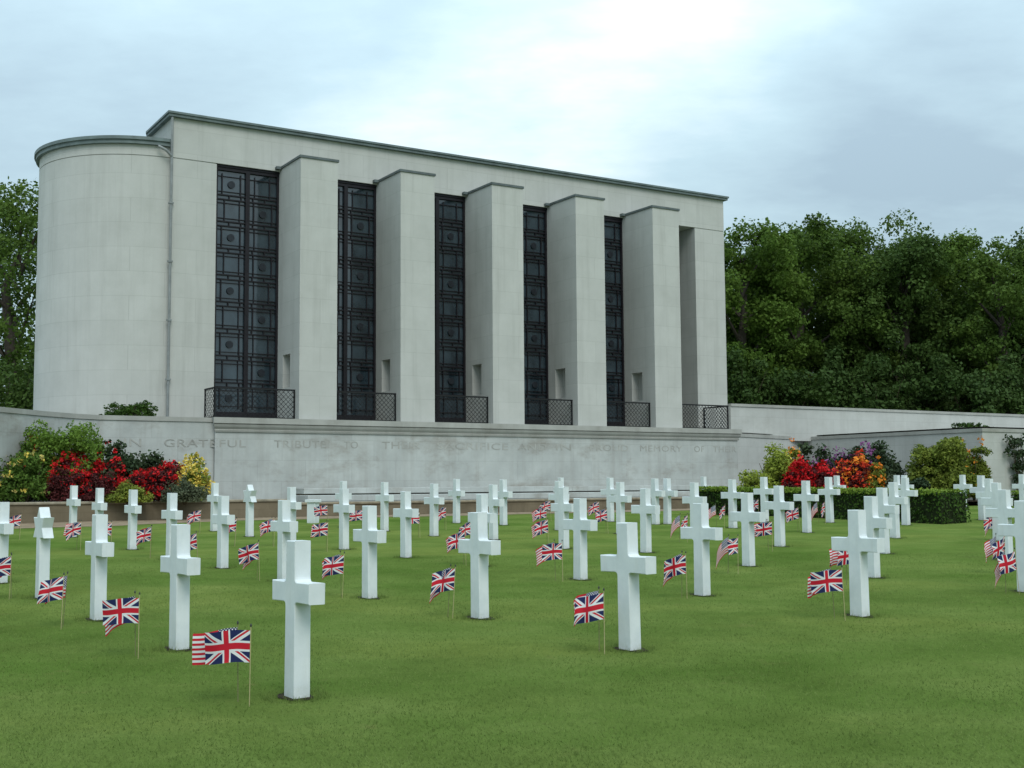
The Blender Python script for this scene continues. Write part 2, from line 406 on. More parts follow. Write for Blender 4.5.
# windows
def window(u0,u1,v=-.17,zt=8.0):
    mb=MB(); vf=v+.06
    Wd=u1-u0; fr=.07
    mb.uvbox(u0,u0+fr,v-.02,vf+.02,0,zt); mb.uvbox(u1-fr,u1,v-.02,vf+.02,0,zt)
    mb.uvbox(u0,u1,v-.02,vf+.05,zt,8.073); mb.uvbox(u0+fr,u1-fr,v-.02,vf+.02,zt-.1,zt)
    mb.uvbox(u0+fr,u1-fr,v-.02,vf+.03,0,.3)
    um=(u0+u1)/2
    mb.uvbox(um-.065,um+.065,v,vf+.03,.3,zt-.1)
    w=mb.build('window',M['bronze'],mem)
    g=MB(); g.uvbox(u0+fr,u1-fr,v-.015,v,.3,zt-.1); g.build('glass_pane',M['glass'],w)
    nr=9; rh=(zt-.1-.3)/nr; gr=MB()
    for r in range(nr):
        za=.3+r*rh; zb=za+rh
        if r:
            for dz in (-.07,.07): gr.uvbox(u0+fr,u1-fr,v,vf-.004,za+dz-.02,za+dz+.02)
            for uu in np.linspace(u0+fr,u1-fr,6)[1:-1]: 
                if abs(uu-um)>.1: gr.uvbox(uu-.016,uu+.016,v,vf-.012,za-.05,za+.05)
        for sdx in (0,1):
            p0,p1=(u0+fr,um-.065) if sdx==0 else (um+.065,u1-fr); pw=p1-p0
            if (r+sdx)%2==0:
                for zz_ in (za+.17,zb-.19): gr.uvbox(p0,p1,v,vf-.018,zz_,zz_+.02)
                for uu in (p0+.17*pw,p1-.17*pw): gr.uvbox(uu-.016,uu+.016,v,vf-.008,za+.09,zb-.09)
                cx,cz=(p0+p1)/2,(za+zb)/2; md=MB()
                ring=[(cx+.115*math.cos(t),cz+.115*math.sin(t)) for t in np.linspace(0,2*math.pi,16,endpoint=False)]
                md.add([(x_,-v-.012,z_) for x_,z_ in ring]+[(x_,-(vf-.01),z_) for x_,z_ in ring],
                       [tuple(range(16)),tuple(range(31,15,-1))]+[(j,(j+1)%16,16+(j+1)%16,16+j) for j in range(16)])
                md.build('medallion',M['disc'],w)
            else:
                uu=p0+.26*pw if sdx==0 else p1-.26*pw
                gr.uvbox(uu-.014,uu+.014,v,vf-.008,za+.09,zb-.09)
                gr.uvbox(p0,p1,v,vf-.016,zb-.2,zb-.175); gr.uvbox(p0,p1,v,vf-.016,za+.16,za+.185)
                uq=p0+.8*pw if sdx==0 else p1-.8*pw; gr.uvbox(uq-.011,uq+.011,v,vf-.014,za+.09,zb-.09)
    gr.build('grille',M['bronze'],w)
bays=[(1.41,PA)]+[(PA+i*PP+PW,PA+(i+1)*PP) for i in range(4)]
for a,b_ in bays: window(a,b_)
window(18.43,20.69,-1.6)
# balcony railings of woven lattice
def railing(pts):
    h=.92; mb=MB()
    for (ua,va),(ub,vb) in zip(pts[:-1],pts[1:]):
        A,B=Vector((ua,-va,0)),Vector((ub,-vb,0)); d=B-A; ln=d.length; e=d/ln; nn=Vector((-e.y,e.x,0))
        def bar(s0,z0,s1,z1,t=.012,dep=.012,off=0):
            P,Q=A+e*s0+Vector((0,0,z0)),A+e*s1+Vector((0,0,z1)); t_=(Q-P).normalized(); side=t_.cross(nn).normalized()*t
            o_=nn*(off-dep); o2_=nn*(off+dep)
            vs=[P-side+o_,P+side+o_,P+side+o2_,P-side+o2_,Q-side+o_,Q+side+o_,Q+side+o2_,Q-side+o2_]
            mb.add(vs,[(0,1,2,3),(7,6,5,4),(0,4,5,1),(1,5,6,2),(2,6,7,3),(3,7,4,0)])
        bar(0,h,ln,h,.022,.025); bar(0,.05,ln,.05,.02,.02)
        for s in (0.02,ln-.02): bar(s,0,s,h,.02,.02)
        pit=.15; k=-int(h/pit)-1
        while k*pit<ln:
            for sg in (1,-1):
                s0=k*pit; s1=s0+h-.08
                a0,a1=max(0,s0),min(ln,s1)
                if a1-a0>.03:
                    z_a,z_b=.06+(a0-s0),.06+(a1-s0)
                    if sg<0: z_a,z_b=h-.02-(a0-s0),h-.02-(a1-s0)
                    bar(a0,z_a,a1,z_b,.0065,.004,.008*sg)
            k+=1
    return mb.build('railing',M['iron'],mem)
railing([(.98,.5),(.98,1.43),(PA-.003,1.43)])
for a,b_ in bays[1:]: railing([(a+.003,1.43),(b_-.003,1.43)])
railing([(18.433,1.43),(20.95,1.43),(20.95,.02)])

# ------------------------------------------------------------------ terrace retaining walls
tw=empty('retaining_wall',ORG,YAW)
tag(tw,'long inscribed stone terrace wall with moulded ledge under the memorial','retaining wall')
mb=MB(); mb.uvbox(.8,20.8,-.2,2.09,-3.1,-.42); mb.build('wall',M['terrace'],tw)
prof=[(2.09,-.42),(2.13,-.42),(2.15,-.36),(2.13,-.34),(2.19,-.27),(2.22,-.20),(2.18,-.19),(2.24,-.17),(2.24,-.003)]
mb=MB(); n=len(prof); full=[(-.2,-.42)]+prof+[(-.2,-.003)]
vsx=[]
for side,u in ((-1,.8),(1,20.8)):
    for v,z in full:
        ext=max(0,v-2.09)*.6
        vsx.append((u+side*ext,-v,z))
nn=len(full)
mb.add(vsx,[tuple(range(nn)),tuple(range(2*nn-1,nn-1,-1))]+[(i,(i+1)%nn,nn+(i+1)%nn,nn+i) for i in range(nn)])
mb.build('cornice',M['coping'],tw)
# inscription, word by word at the places the photo shows
fcurve=None
mbt=MB()
words=[('IN',125,142),('GRATEFUL',165,246),('TRIBUTE',274,326),('TO',344,358),('THEIR',382,420),('SACRIFICE',437,508),('AND',518,546),('IN',556,571),('PROUD',590,628),('MEMORY',640,682),('OF',694,704),('THEIR',713,736)]
def on_face(px,py,v):
    r=ray(px,py); nrm=Vector((sy,-cy,0)); o_=Vector((ORG.x,ORG.y,0))
    t=(v+nrm.dot(o_))/(nrm.x*r.x+nrm.y*r.y); P=r*t
    d=Vector((P.x-ORG.x,P.y-ORG.y)); return d.x*cy+d.y*sy
def serif(P,x,z,w=.045):    # little foot of a roman capital
    P.append((x-w/2,z,x+w/2,z))
for wd,xa,xb in words:
    u0,u1=on_face(xa,443,2.09),on_face(xb,443,2.09)
    cur=bpy.data.curves.new('t','FONT'); cur.body=wd; cur.size=.30; cur.extrude=.004; cur.space_character=1.08; cur.resolution_u=3
    ob=bpy.data.objects.new('t',cur); COL.objects.link(ob)
    dg=bpy.context.evaluated_depsgraph_get(); dg.update()
    me=bpy.data.meshes.new_from_object(ob.evaluated_get(dg))
    co=np.array([v.co[:] for v in me.vertices]); x0,x1=co[:,0].min(),co[:,0].max(); sc=(u1-u0)/(x1-x0); hz=.215/co[:,1].max()
    fs=[tuple(p.vertices) for p in me.polygons]
    face=2.005 if u1<.79 else 2.093
    if u0<.8<u1:      # word crosses the corner: letters left of it lie on the recessed wall
        vsx=[(u0+(x-x0)*sc,-((2.005 if u0+(x-x0)*sc<.78 else 2.093)+z),-.86+y*hz) for x,y,z in co]
    else: vsx=[(u0+(x-x0)*sc,-(face+z),-.86+y*hz) for x,y,z in co]
    mbt.add(vsx,fs)
    bpy.data.objects.remove(ob); bpy.data.meshes.remove(me); bpy.data.curves.remove(cur)
me=bpy.data.meshes.new('inscription'); me.from_pydata(mbt.v,[],mbt.f); me.materials.append(M['letter'])
o=bpy.data.objects.new('inscription',me); COL.objects.link(o); o.parent=tw
def thick_path(pts,t):      # footprint of a wall of thickness t behind a polyline (left of travel)
    return pts
def wall_run(label,pts,t,ztop,zbot,coping=.13,lip=.03,wm='terrace'):
    root=empty('retaining_wall',ORG,YAW); tag(root,label,'retaining wall')
    P=[Vector((u,-v)) for u,v in pts]; n=len(P)
    def off(d):
        out=[]
        for i in range(n):
            e1=(P[i]-P[i-1]).normalized() if i else (P[1]-P[0]).normalized()
            e2=(P[i+1]-P[i]).normalized() if i<n-1 else e1
            n1=Vector((-e1.y,e1.x)); n2=Vector((-e2.y,e2.x)); k_=(n1+n2)/max(.3,1+n1.dot(n2))
            out.append(P[i]+k_*d)
        return out
    a,b_=off(0),off(t)
    mb=MB(); mb.prism([tuple(p) for p in a]+[tuple(p) for p in reversed(b_)],zbot,ztop-coping); mb.build('wall',M[wm],root)
    a,b_=off(-lip),off(t+lip)
    mb=MB(); mb.prism([tuple(p) for p in a]+[tuple(p) for p in reversed(b_)],ztop-coping+.002,ztop); mb.build('coping',M['coping'],root)
    return root
wall_run('curving stone wall with coping behind the left flower bed',[(-15,12.6),(-9.0,7.6),(-5.4,4.55),(-4.1,3.2),(-3.2,2.4),(-2.43,2.0),(.795,2.0)],.45,-.01,-3.1)
wall_run('stepped stone wall with corner behind the right flower bed',[(20.81,1.75),(26.6,-.30),(26.6,8.45),(34,8.45)],.45,-.12,-3.1,wm='cleanwall')
pr=empty('parapet_wall',ORG,YAW); tag(pr,'plain pale parapet running right from the memorial below the trees','parapet wall')
mb=MB(); mb.uvbox(L+.02,60,.15,-.25,-.3,1.02); mb.build('wall',M['cleanwall'],pr)
mb=MB(); mb.uvbox(L+.02,60,.19,-.29,1.022,1.13); mb.build('coping',M['coping'],pr)
# steps / bench at the foot of the inscribed wall
st=empty('stone_bench',ORG,YAW); tag(st,'long low stone bench at the foot of the inscribed wall','bench')
mb=MB(); mb.uvbox(3.2,19.0,2.095,2.95,-2.24,-2.07); mb.build('seat',M['terrace'],st,bevel=.015)
mb=MB(); mb.uvbox(3.3,18.9,2.095,2.80,-2.445,-2.243); mb.build('base',M['brownstone'],st)
o=MB(); o.uvbox(2.9,19.4,2.83,4.0,-2.445,-2.275); o=o.build('stone_step',M['terrace'],None,bevel=.012); o.location=ORG; o.rotation_euler=(0,0,YAW)
tag(o,'wide pale stone step in front of the long low bench','step')
# brown edging walls
e1=empty('edging_wall',ORG,YAW); tag(e1,'low brown stone edging wall holding the left flower bed','edging wall')
mb=MB(); mb.uvbox(-14,1.6,5.62,5.98,-3.1,KL-.07); mb.build('wall',M['brownstone'],e1)
mb=MB(); mb.uvbox(-14,1.63,5.60,6.02,KL-.068,KL); mb.build('coping',simple('edging_coping',(.24,.21,.155),.9,0,.3,5),e1,bevel=.02)
e2=empty('edging_wall',ORG,YAW); tag(e2,'long low brown stone edging wall before the bench and step','edging wall')
mb=MB(); mb.uvbox(1.66,22.2,5.62,5.98,-3.1,KC-.07); mb.build('wall',M['brownstone'],e2)
mb=MB(); mb.uvbox(1.66,22.2,5.60,6.02,KC-.068,KC); mb.build('coping',simple('edging_coping_pale',(.22,.185,.13),.9,0,.3,5),e2,bevel=.02)

# ------------------------------------------------------------------ vegetation
def leaves(centers,radii,nper,size,flat=.0,mi=None,rng=RNG,jitter=1.0):
    """leaf quads around clump centres; returns verts, faces"""
    C=np.repeat(centers,nper,axis=0); Rr=np.repeat(radii,nper)[:,None]
    n=len(C)
    d=rng.normal(size=(n,3)); d/=np.linalg.norm(d,axis=1)[:,None]
    rad=rng.random((n,1))**.45
    P=C+d*Rr*rad*np.array([1,1,.8])
    nrm=d*.6+rng.normal(size=(n,3))*.7+np.array([0,0,.35]); nrm/=np.linalg.norm(nrm,axis=1)[:,None]
    a=np.cross(nrm,rng.normal(size=(n,3))); a/=np.linalg.norm(a,axis=1)[:,None]; b_=np.cross(nrm,a)
    s=size*(.6+.8*rng.random((n,1)))
    q=np.stack([P-a*s*.5,P-b_*s*.32+nrm*s*.08,P+a*s*.5,P+b_*s*.32-nrm*s*.06],1).reshape(-1,3)
    return q
def quads_mesh(name,q,materials,mi=None):
    n=len(q)//4; me=bpy.data.meshes.new(name)
    me.vertices.add(4*n); me.vertices.foreach_set('co',q.astype(np.float32).ravel())
    me.loops.add(4*n); me.loops.foreach_set('vertex_index',np.arange(4*n,dtype=np.int32))
    me.polygons.add(n); me.polygons.foreach_set('loop_start',np.arange(0,4*n,4,dtype=np.int32))
    try: me.polygons.foreach_set('loop_total',np.full(n,4,dtype=np.int32))
    except Exception: pass
    for mt in materials: me.materials.append(mt)
    if mi is not None: me.polygons.foreach_set('material_index',mi.astype(np.int32))
    me.update(calc_edges=True); return me
def link(name,me,parent=None):
    o=bpy.data.objects.new(name,me); COL.objects.link(o); o.parent=parent; return o
def tree(name,label,loc,h,rad,leafmat,seed,nl=11,clumps=150,per=75,leaf=.30,low=.22,group=None,cat='tree',crown_sq=.75):
    rng=np.random.default_rng(seed); rd=random.Random(seed)
    t=empty(name,loc); tag(t,label,cat,group)
    mb=MB(); tr=h*.018+.1
    mb.tube([(0,0,-.3),(rd.uniform(-.2,.2),rd.uniform(-.2,.2),h*.3),(rd.uniform(-.5,.5),rd.uniform(-.5,.5),h*.6),(rd.uniform(-.6,.6),rd.uniform(-.6,.6),h*.85)],[tr*1.35,tr,tr*.65,tr*.2],8)
    # lobes of the crown, each fed by a limb
    lob=[]
    for i in range(nl):
        z=h*(low+.12+(1-low-.24)*(i+.5)/nl); f=(z/h-low)/(1-low)
        rr=rad*(.72*math.sqrt(max(.08,1-(2*f-.85)**2*.75)))
        a=i*2.4+rd.uniform(-.5,.5)
        lob.append((rr*math.cos(a)*rd.uniform(.55,1),rr*math.sin(a)*rd.uniform(.55,1),z,rad*rd.uniform(.34,.5)))
    lob.append((rd.uniform(-.2,.2)*rad,rd.uniform(-.2,.2)*rad,h*.88,rad*.36))
    for x,y,z,r in lob:
        z0=max(h*.22,z-h*.2); mb.tube([(0,0,z0),(x*.5,y*.5,(z0+z)/2+.2),(x,y,z)],[tr*.36,tr*.2,tr*.05],5)
    mb.build('trunk',M['bark'],t)
    cs=[];rs=[]
    for k in range(clumps):
        x,y,z,r=lob[rng.integers(len(lob))]
        d=rng.normal(size=3); d/=np.linalg.norm(d); rr=r*(.25+.85*rng.random()**.6)
        cs.append((x+d[0]*rr,y+d[1]*rr,z+d[2]*rr*crown_sq)); rs.append(rad*rng.uniform(.10,.22))
    q=leaves(np.array(cs),np.array(rs),per,leaf,rng=rng)
    link('crown',quads_mesh('crown',q,[leafmat]),t)
    return t
def ground_far(px,d): r=ray(px,400); return (r.x/r.y*d,d,ORG.z-.05)
# the wood on the right, tree by tree: pixel x, distance, top row in the photo
TR=[(742,66,222,'leaf_mid','broad oak with a sunlit top just right of the memorial'),
    (797,70,216,'leaf_oak','tall dense oak, second tree to the right of the memorial'),
    (852,74,213,'leaf_oak','highest oak of the row, with a spiky topmost tuft'),
    (905,70,230,'leaf_dark','dark oak with a rounded top above the right flower bed'),
    (955,76,234,'leaf_mid','leafy oak with a ragged top above the end of the right wall'),
    (1003,68,240,'leaf_oak','gappy oak with sky showing through at the right edge'),
    (1050,72,226,'leaf_dark','oak at the right edge, only its left side in view'),
    (770,84,238,'leaf_dark','dark oak standing behind the two oaks next to the memorial'),
    (880,88,240,'leaf_dark','dark oak standing far back behind the highest oak'),
    (980,88,246,'leaf_dark','dark oak far back, between the ragged and the gappy oak')]
for i,(px,d,ty,mt,lb) in enumerate(TR):
    base=Vector(ground_far(px,d)); top=at(px,ty,d).z; h=(top-base.z)*.985
    tree('oak_tree',lb,base,h,h*.36,M[mt],100+i,clumps=(170 if 'gappy' in lb else 300),per=150,leaf=.20,low=.08,group='oaks behind the parapet')
# understory beneath the oaks
def bush(name,label,loc,rx,ry,h,leafmat,seed,clumps=45,per=60,leaf=.07,fl=None,nfl=0,fsize=.07,cat='shrub',group=None,ftop=.2,cl=.28,fclump=6,fcl=.12,stem=True,fl2=None):
    rng=np.random.default_rng(seed)
    t=empty(name,loc); tag(t,label,cat,group)
    d=rng.normal(size=(clumps,3)); d/=np.linalg.norm(d,axis=1)[:,None]; d[:,2]=np.abs(d[:,2])
    rr=(.35+.62*rng.random((clumps,1))**.6)
    lump=1+.16*np.sin(d[:,:1]*5+seed)+.12*np.sin(d[:,1:2]*6+seed*2)
    C=d*rr*lump*np.array([rx,ry,h*.92])+np.array([0,0,h*.10]); r=np.full(clumps,min(rx,h)*cl)*(.7+.6*rng.random(clumps))
    q=leaves(C,r,per,leaf,rng=rng); q[:,2]=np.maximum(q[:,2],.01)
    link('foliage',quads_mesh('foliage',q,[leafmat]),t)
    if stem:
        mb=MB()
        for k in range(5):
            a=k*1.257+seed; mb.tube([(0,0,-.05),(rx*.3*math.cos(a),ry*.3*math.sin(a),h*.4),(rx*.55*math.cos(a),ry*.55*math.sin(a),h*.75)],[.03,.02,.008],5)
        mb.build('stem',M['stem'],t)
    if fl is not None:
        d=rng.normal(size=(nfl,3)); d/=np.linalg.norm(d,axis=1)[:,None]; d[:,2]=ftop+(1-ftop)*np.abs(d[:,2])*.999
        d/=np.linalg.norm(d,axis=1)[:,None]
        d[:,2]=np.maximum(d[:,2],.05)
        lump=1+.16*np.sin(d[:,:1]*5+seed)+.12*np.sin(d[:,1:2]*6+seed*2)
        P=d*lump*(.9+.16*rng.random((nfl,1)))*np.array([rx,ry,h*.95])+np.array([0,0,h*.10])
        q=leaves(P,np.full(nfl,fcl)*(.6+.8*rng.random(nfl)),fclump,fsize,rng=rng); q[:,2]=np.maximum(q[:,2],.02)
        ms=[M[fl]]; mi=None
        if fl2: ms.append(M[fl2]); mi=np.repeat((rng.random(nfl)<.4).astype(int),fclump)
        link('flowers',quads_mesh('flowers',q,ms,mi),t)['kind']='stuff'
    return t
for i,(px,d,hh,w) in enumerate([(738,62,5.0,4.5),(785,64,4.2,4.5),(830,66,5.0,5),(880,64,4.4,5),(925,66,5.2,5),(975,63,4.5,5),(1022,64,5,5),(760,80,7,6),(845,82,8,7),(920,82,8,7),(995,80,7,6.5)]):
    names=['nearest the memorial','second from the memorial','third from the memorial','below the highest oak','below the rounded dark oak','below the ragged oak','at the right edge','far back near the memorial','far back in the middle of the wood','far back below the rounded oak','far back toward the right edge']
    bush('understory_bush','dark undergrowth bush beneath the oaks, '+names[i],ground_far(px,d),w*.6,w*.6,hh,M['leaf_under'],300+i,clumps=70,per=110,leaf=.22,group='undergrowth beneath the oaks',stem=True,cat='bush',cl=.22)
# trees at the left edge
b=Vector(ground_far(16,52)); tree('oak_tree','bright green oak at the left edge beside the rounded end',b,(at(20,178,52).z-b.z)*.965,4.6,M['leaf_oak'],201,clumps=190,per=110,leaf=.17,low=.1)
b=Vector(ground_far(-40,56)); tree('oak_tree','tall oak mostly cut off by the left edge of the view',b,13.0,5.0,M['leaf_dark'],202,clumps=170,per=110,leaf=.18,low=.1)
bush('evergreen_bush','dark green bush above the wall at the left edge, below the oak',ground_far(8,44),2.2,2.0,2.6,M['leaf_dark'],203,clumps=60,per=80,leaf=.16,cat='bush',cl=.25)
bush('evergreen_bush','second dark bush behind the rounded end at the left edge',ground_far(-30,48),3.2,2.4,3.2,M['leaf_oak'],204,clumps=60,per=80,leaf=.18,cat='bush',cl=.25)
p=W(-1.35,1.0,-.05); bush('box_shrub','clipped low dark shrub on the terrace below the rounded end',p,.88,.5,.50,M['leaf_hedge'],205,clumps=70,per=60,leaf=.06,cl=.24)
p=at(966,426,46); bush('box_shrub','small dark shrub on top of the right corner wall, the larger one',(p.x,p.y,ORG.z-.15),.55,.4,.38,M['leaf_hedge'],206,clumps=30,per=60,leaf=.07)
p=at(988,427,46.5); bush('box_shrub','smaller dark shrub on top of the right corner wall',(p.x,p.y,ORG.z-.15),.38,.3,.30,M['leaf_hedge'],207,clumps=24,per=60,leaf=.07)

LB=ORG.z+KL-.05
def lbush(px0,px1,pytop,d,label,leafmat,seed,pybot=None,base=None,**k):
    c=(px0+px1)/2; p=at(c,pytop,d); zb=LB if base is None else base
    if pybot: zb=at(c,pybot,d).z
    rx=(px1-px0)/2*d/F_PX
    return bush(k.pop('name','flowering_shrub'),label,(p.x,p.y,zb),rx*.94,rx*k.pop('ratio',.75),(p.z-zb)/1.02,M[leafmat],seed,**k)
D=dict(clumps=90,per=70)
lbush(20,112,418,30.7,'large rounded light green bush at the back of the left bed','leaf_fresh',401,clumps=190,per=110,leaf=.075,name='green_bush',cl=.22)
lbush(-10,62,450,29.9,'dark green shrub dotted with pale yellow blossoms, front left corner','leaf_shrub',402,leaf=.075,fl='cream',nfl=52,fsize=.08,fclump=10,fcl=.075,ftop=0,fl2='yellow',**D)
lbush(4,52,449,30.6,'shrub with orange and red blooms behind the pale yellow one','leaf_shrub',403,leaf=.07,fl='scarlet',nfl=40,fsize=.085,fclump=10,fcl=.09,fl2='orange',**D)
lbush(-14,9,453,30.6,'pink flowering shrub cut off by the left edge','leaf_maroon',404,leaf=.06,fl='pink',nfl=90,fsize=.07,clumps=40,per=50)
lbush(44,112,458,30.5,'wide red azalea left of the dark rhododendron','leaf_maroon',405,leaf=.06,fl='red',nfl=230,fsize=.10,fclump=9,fcl=.10,ftop=.1,**D)
lbush(92,164,450,31.0,'dark rhododendron with red blooms over its left side','leaf_rhodo',406,leaf=.11,fl='red',nfl=34,fsize=.09,fclump=11,fcl=.11,ftop=.15,clumps=120,per=70)
lbush(88,126,460,30.6,'tall red azalea in front of the dark rhododendron','leaf_maroon',407,leaf=.06,fl='red',nfl=100,fsize=.085,fclump=9,fcl=.10,ftop=.2,**D)
lbush(134,188,465,30.6,'bright red azalea beside the yellow shrub','leaf_maroon',408,leaf=.06,fl='red',nfl=120,fsize=.085,fclump=9,fcl=.09,ftop=.1,**D)
lbush(157,217,464,31.0,'golden yellow azalea at the right end of the left bed','leaf_yellow',409,leaf=.07,fl='yellow',nfl=260,fsize=.075,fclump=9,fcl=.09,ftop=.1,**D)
lbush(104,154,486,29.7,'low yellow green cushion plant on the edging wall','leaf_yellow',410,leaf=.05,name='cushion_plant',ratio=.5,**D)
lbush(158,212,481,29.9,'low grey green shrub spilling over the edging wall','leaf_grey',411,leaf=.05,name='low_shrub',ratio=.5,**D)
lbush(44,84,470,29.8,'maroon low heather below the wide red azalea','leaf_maroon',412,leaf=.055,fl='red',nfl=26,fsize=.06,fclump=6,name='heather',ratio=.6,**D)
lbush(80,118,474,29.8,'maroon low heather left of the yellow green cushion','leaf_maroon',413,leaf=.055,fl='red',nfl=20,fsize=.06,fclump=6,name='heather',ratio=.6,**D)
lbush(118,150,474,30.1,'small dark red azalea above the yellow green cushion','leaf_maroon',414,leaf=.055,fl='red',nfl=50,fsize=.075,fclump=8,ratio=.6,**D)
RB=ORG.z+FZ+.15
def rbush(*a,**k): return lbush(*a,base=RB,**k)
E2=dict(clumps=110,per=70)
rbush(742,806,449,42.6,'yellow green bush at the left end of the right bed','leaf_lime',421,leaf=.10,name='green_bush',**E2)
rbush(776,806,454,42.8,'orange yellow azalea left of the bright red one','leaf_yellow',422,leaf=.09,fl='orange',nfl=110,fsize=.10,fclump=8,fcl=.13,ftop=.1,fl2='yellow',**E2)
rbush(776,826,465,41.8,'bright red azalea behind the hedge, the wider of two','leaf_maroon',423,leaf=.08,fl='red',nfl=330,fsize=.11,fclump=9,fcl=.13,ftop=0,**E2)
rbush(808,844,468,41.5,'bright red azalea behind the hedge, the narrower of two','leaf_maroon',424,leaf=.08,fl='red',nfl=200,fsize=.11,fclump=9,fcl=.12,ftop=0,**E2)
rbush(788,858,449,43.8,'dark rhododendron behind the bright red azaleas','leaf_rhodo',425,leaf=.13,fl='purple',nfl=24,fsize=.11,fclump=9,fcl=.14,**E2)
rbush(822,880,447,43.4,'rhododendron topped with purple blooms','leaf_rhodo',426,leaf=.13,fl='purple',nfl=75,fsize=.11,fclump=9,fcl=.14,ftop=.35,**E2)
rbush(830,874,459,41.8,'scarlet and orange azalea in the middle of the right bed','leaf_maroon',427,leaf=.08,fl='scarlet',nfl=190,fsize=.11,fclump=9,fcl=.13,ftop=0,fl2='orange',**E2)
rbush(860,890,468,41.4,'low orange azalea right of the scarlet one','leaf_olive',428,leaf=.08,fl='orange',nfl=70,fsize=.10,fclump=8,fcl=.11,ftop=.1,**E2)
rbush(848,914,449,43.2,'dark rhododendron without blooms right of the purple one','leaf_rhodo',429,leaf=.13,**E2)
rbush(878,912,478,41.0,'low pale green plant before the dark rhododendron','leaf_grey',430,leaf=.08,name='low_shrub',**E2)
rbush(906,972,437,41.6,'big rounded olive green bush behind the hedge end','leaf_olive',439,leaf=.10,name='green_bush',clumps=230,per=120,cl=.22)
rbush(954,990,445,42.2,'orange tinted bush right of the big olive bush','leaf_olive',432,leaf=.09,fl='orange',nfl=60,fsize=.09,fclump=6,fcl=.1,ftop=0,**E2)
rbush(896,930,480,40.2,'dark low shrub at the foot of the big olive bush','leaf_rhodo',433,leaf=.10,name='low_shrub',**E2)
# climber against the right wall
t=empty('climbing_plant',W(28.1,8.52,FZ)); t.rotation_euler=(0,0,YAW); tag(t,'sparse climber with dark leaves against the right wall','climbing plant')
rng=np.random.default_rng(441); mb=MB(); cs=[]
for k in range(7):
    x=rng.uniform(-.1,.3); pts=[(x,-.05,0)]
    for j in range(5):
        x+=rng.uniform(-.22,.22); pts.append((x,-.08-rng.uniform(0,.15),.45*(j+1)))
        if j>0: cs.append(pts[-1]); cs.append((x+rng.uniform(-.3,.3),-.15,.45*(j+1)+rng.uniform(-.2,.2)))
    mb.tube(pts,[.02,.018,.015,.012,.01,.006],5)
mb.build('stem',M['stem'],t); cs=np.array(cs)
link('foliage',quads_mesh('foliage',leaves(cs,np.full(len(cs),.17),18,.11,rng=rng),[M['leaf_rhodo']]),t)

# clipped hedges
def hedge(label,A,B,th,h,seed,dens=420,leaf=.06):
    """box hedge from A to B (ground points), th metres deep to the far side"""
    rng=np.random.default_rng(seed); A,B=Vector(A),Vector(B); d=B-A; ln=d.xy.length
    t=empty('clipped_hedge',A,math.atan2(d.y,d.x)); tag(t,label,'hedge')
    zs=d.z/ln
    def P(x,y,z): return np.stack([x,y,z+x*zs],1)
    mb=MB(); e=.05
    vs=[(e,e,-.3),(ln-e,e,-.3+zs*ln),(ln-e,th-e,-.3+zs*ln),(e,th-e,-.3),(e,e,h-e),(ln-e,e,h-e+zs*ln),(ln-e,th-e,h-e+zs*ln),(e,th-e,h-e)]
    mb.add(vs,[(0,3,2,1),(4,5,6,7),(0,1,5,4),(1,2,6,5),(2,3,7,6),(3,0,4,7)]); mb.build('twigs',simple('hedge_twig_dark',(.018,.026,.010),.95,0,.3,20,.1),t)
    def surf(n,kind):
        a,b_=rng.random(n),rng.random(n); o_=rng.normal(size=n)*.018
        if kind=='top': c=P(a*ln,b_*th,h+o_); nm=(0,0,1)
        elif kind=='front': c=P(a*ln,o_,b_*h); nm=(0,-1,0)
        elif kind=='back': c=P(a*ln,th+o_,b_*h); nm=(0,1,0)
        elif kind=='l': c=P(o_,a*th,b_*h); nm=(-1,0,0)
        else: c=P(ln+o_,a*th,b_*h); nm=(1,0,0)
        N=np.array(nm)+rng.normal(size=(n,3))*.55; N/=np.linalg.norm(N,axis=1)[:,None]
        aa=np.cross(N,rng.normal(size=(n,3))); aa/=np.linalg.norm(aa,axis=1)[:,None]; bb=np.cross(N,aa); s=leaf*(.6+.8*rng.random((n,1)))
        return np.stack([c-aa*s*.5,c-bb*s*.36,c+aa*s*.5,c+bb*s*.36],1).reshape(-1,3)
    side=np.concatenate([surf(int(dens*ln*h),'front'),surf(int(dens*ln*h),'back'),surf(int(dens*th*h),'l'),surf(int(dens*th*h),'r')])
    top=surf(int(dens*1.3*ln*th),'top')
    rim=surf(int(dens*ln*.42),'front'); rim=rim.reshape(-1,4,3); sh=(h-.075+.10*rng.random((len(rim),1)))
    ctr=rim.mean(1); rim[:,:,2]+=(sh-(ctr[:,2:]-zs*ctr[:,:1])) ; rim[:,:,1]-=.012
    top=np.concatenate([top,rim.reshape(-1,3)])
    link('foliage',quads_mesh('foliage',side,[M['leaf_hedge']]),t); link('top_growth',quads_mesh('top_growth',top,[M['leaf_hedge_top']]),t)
A_,B_=on_lawn(691,514.4),on_lawn(942,524.4)
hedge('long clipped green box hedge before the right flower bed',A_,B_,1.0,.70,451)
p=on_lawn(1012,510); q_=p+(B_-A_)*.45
hedge('low clipped hedge at the right edge, cut off by the view',p,q_,.8,.52,452)

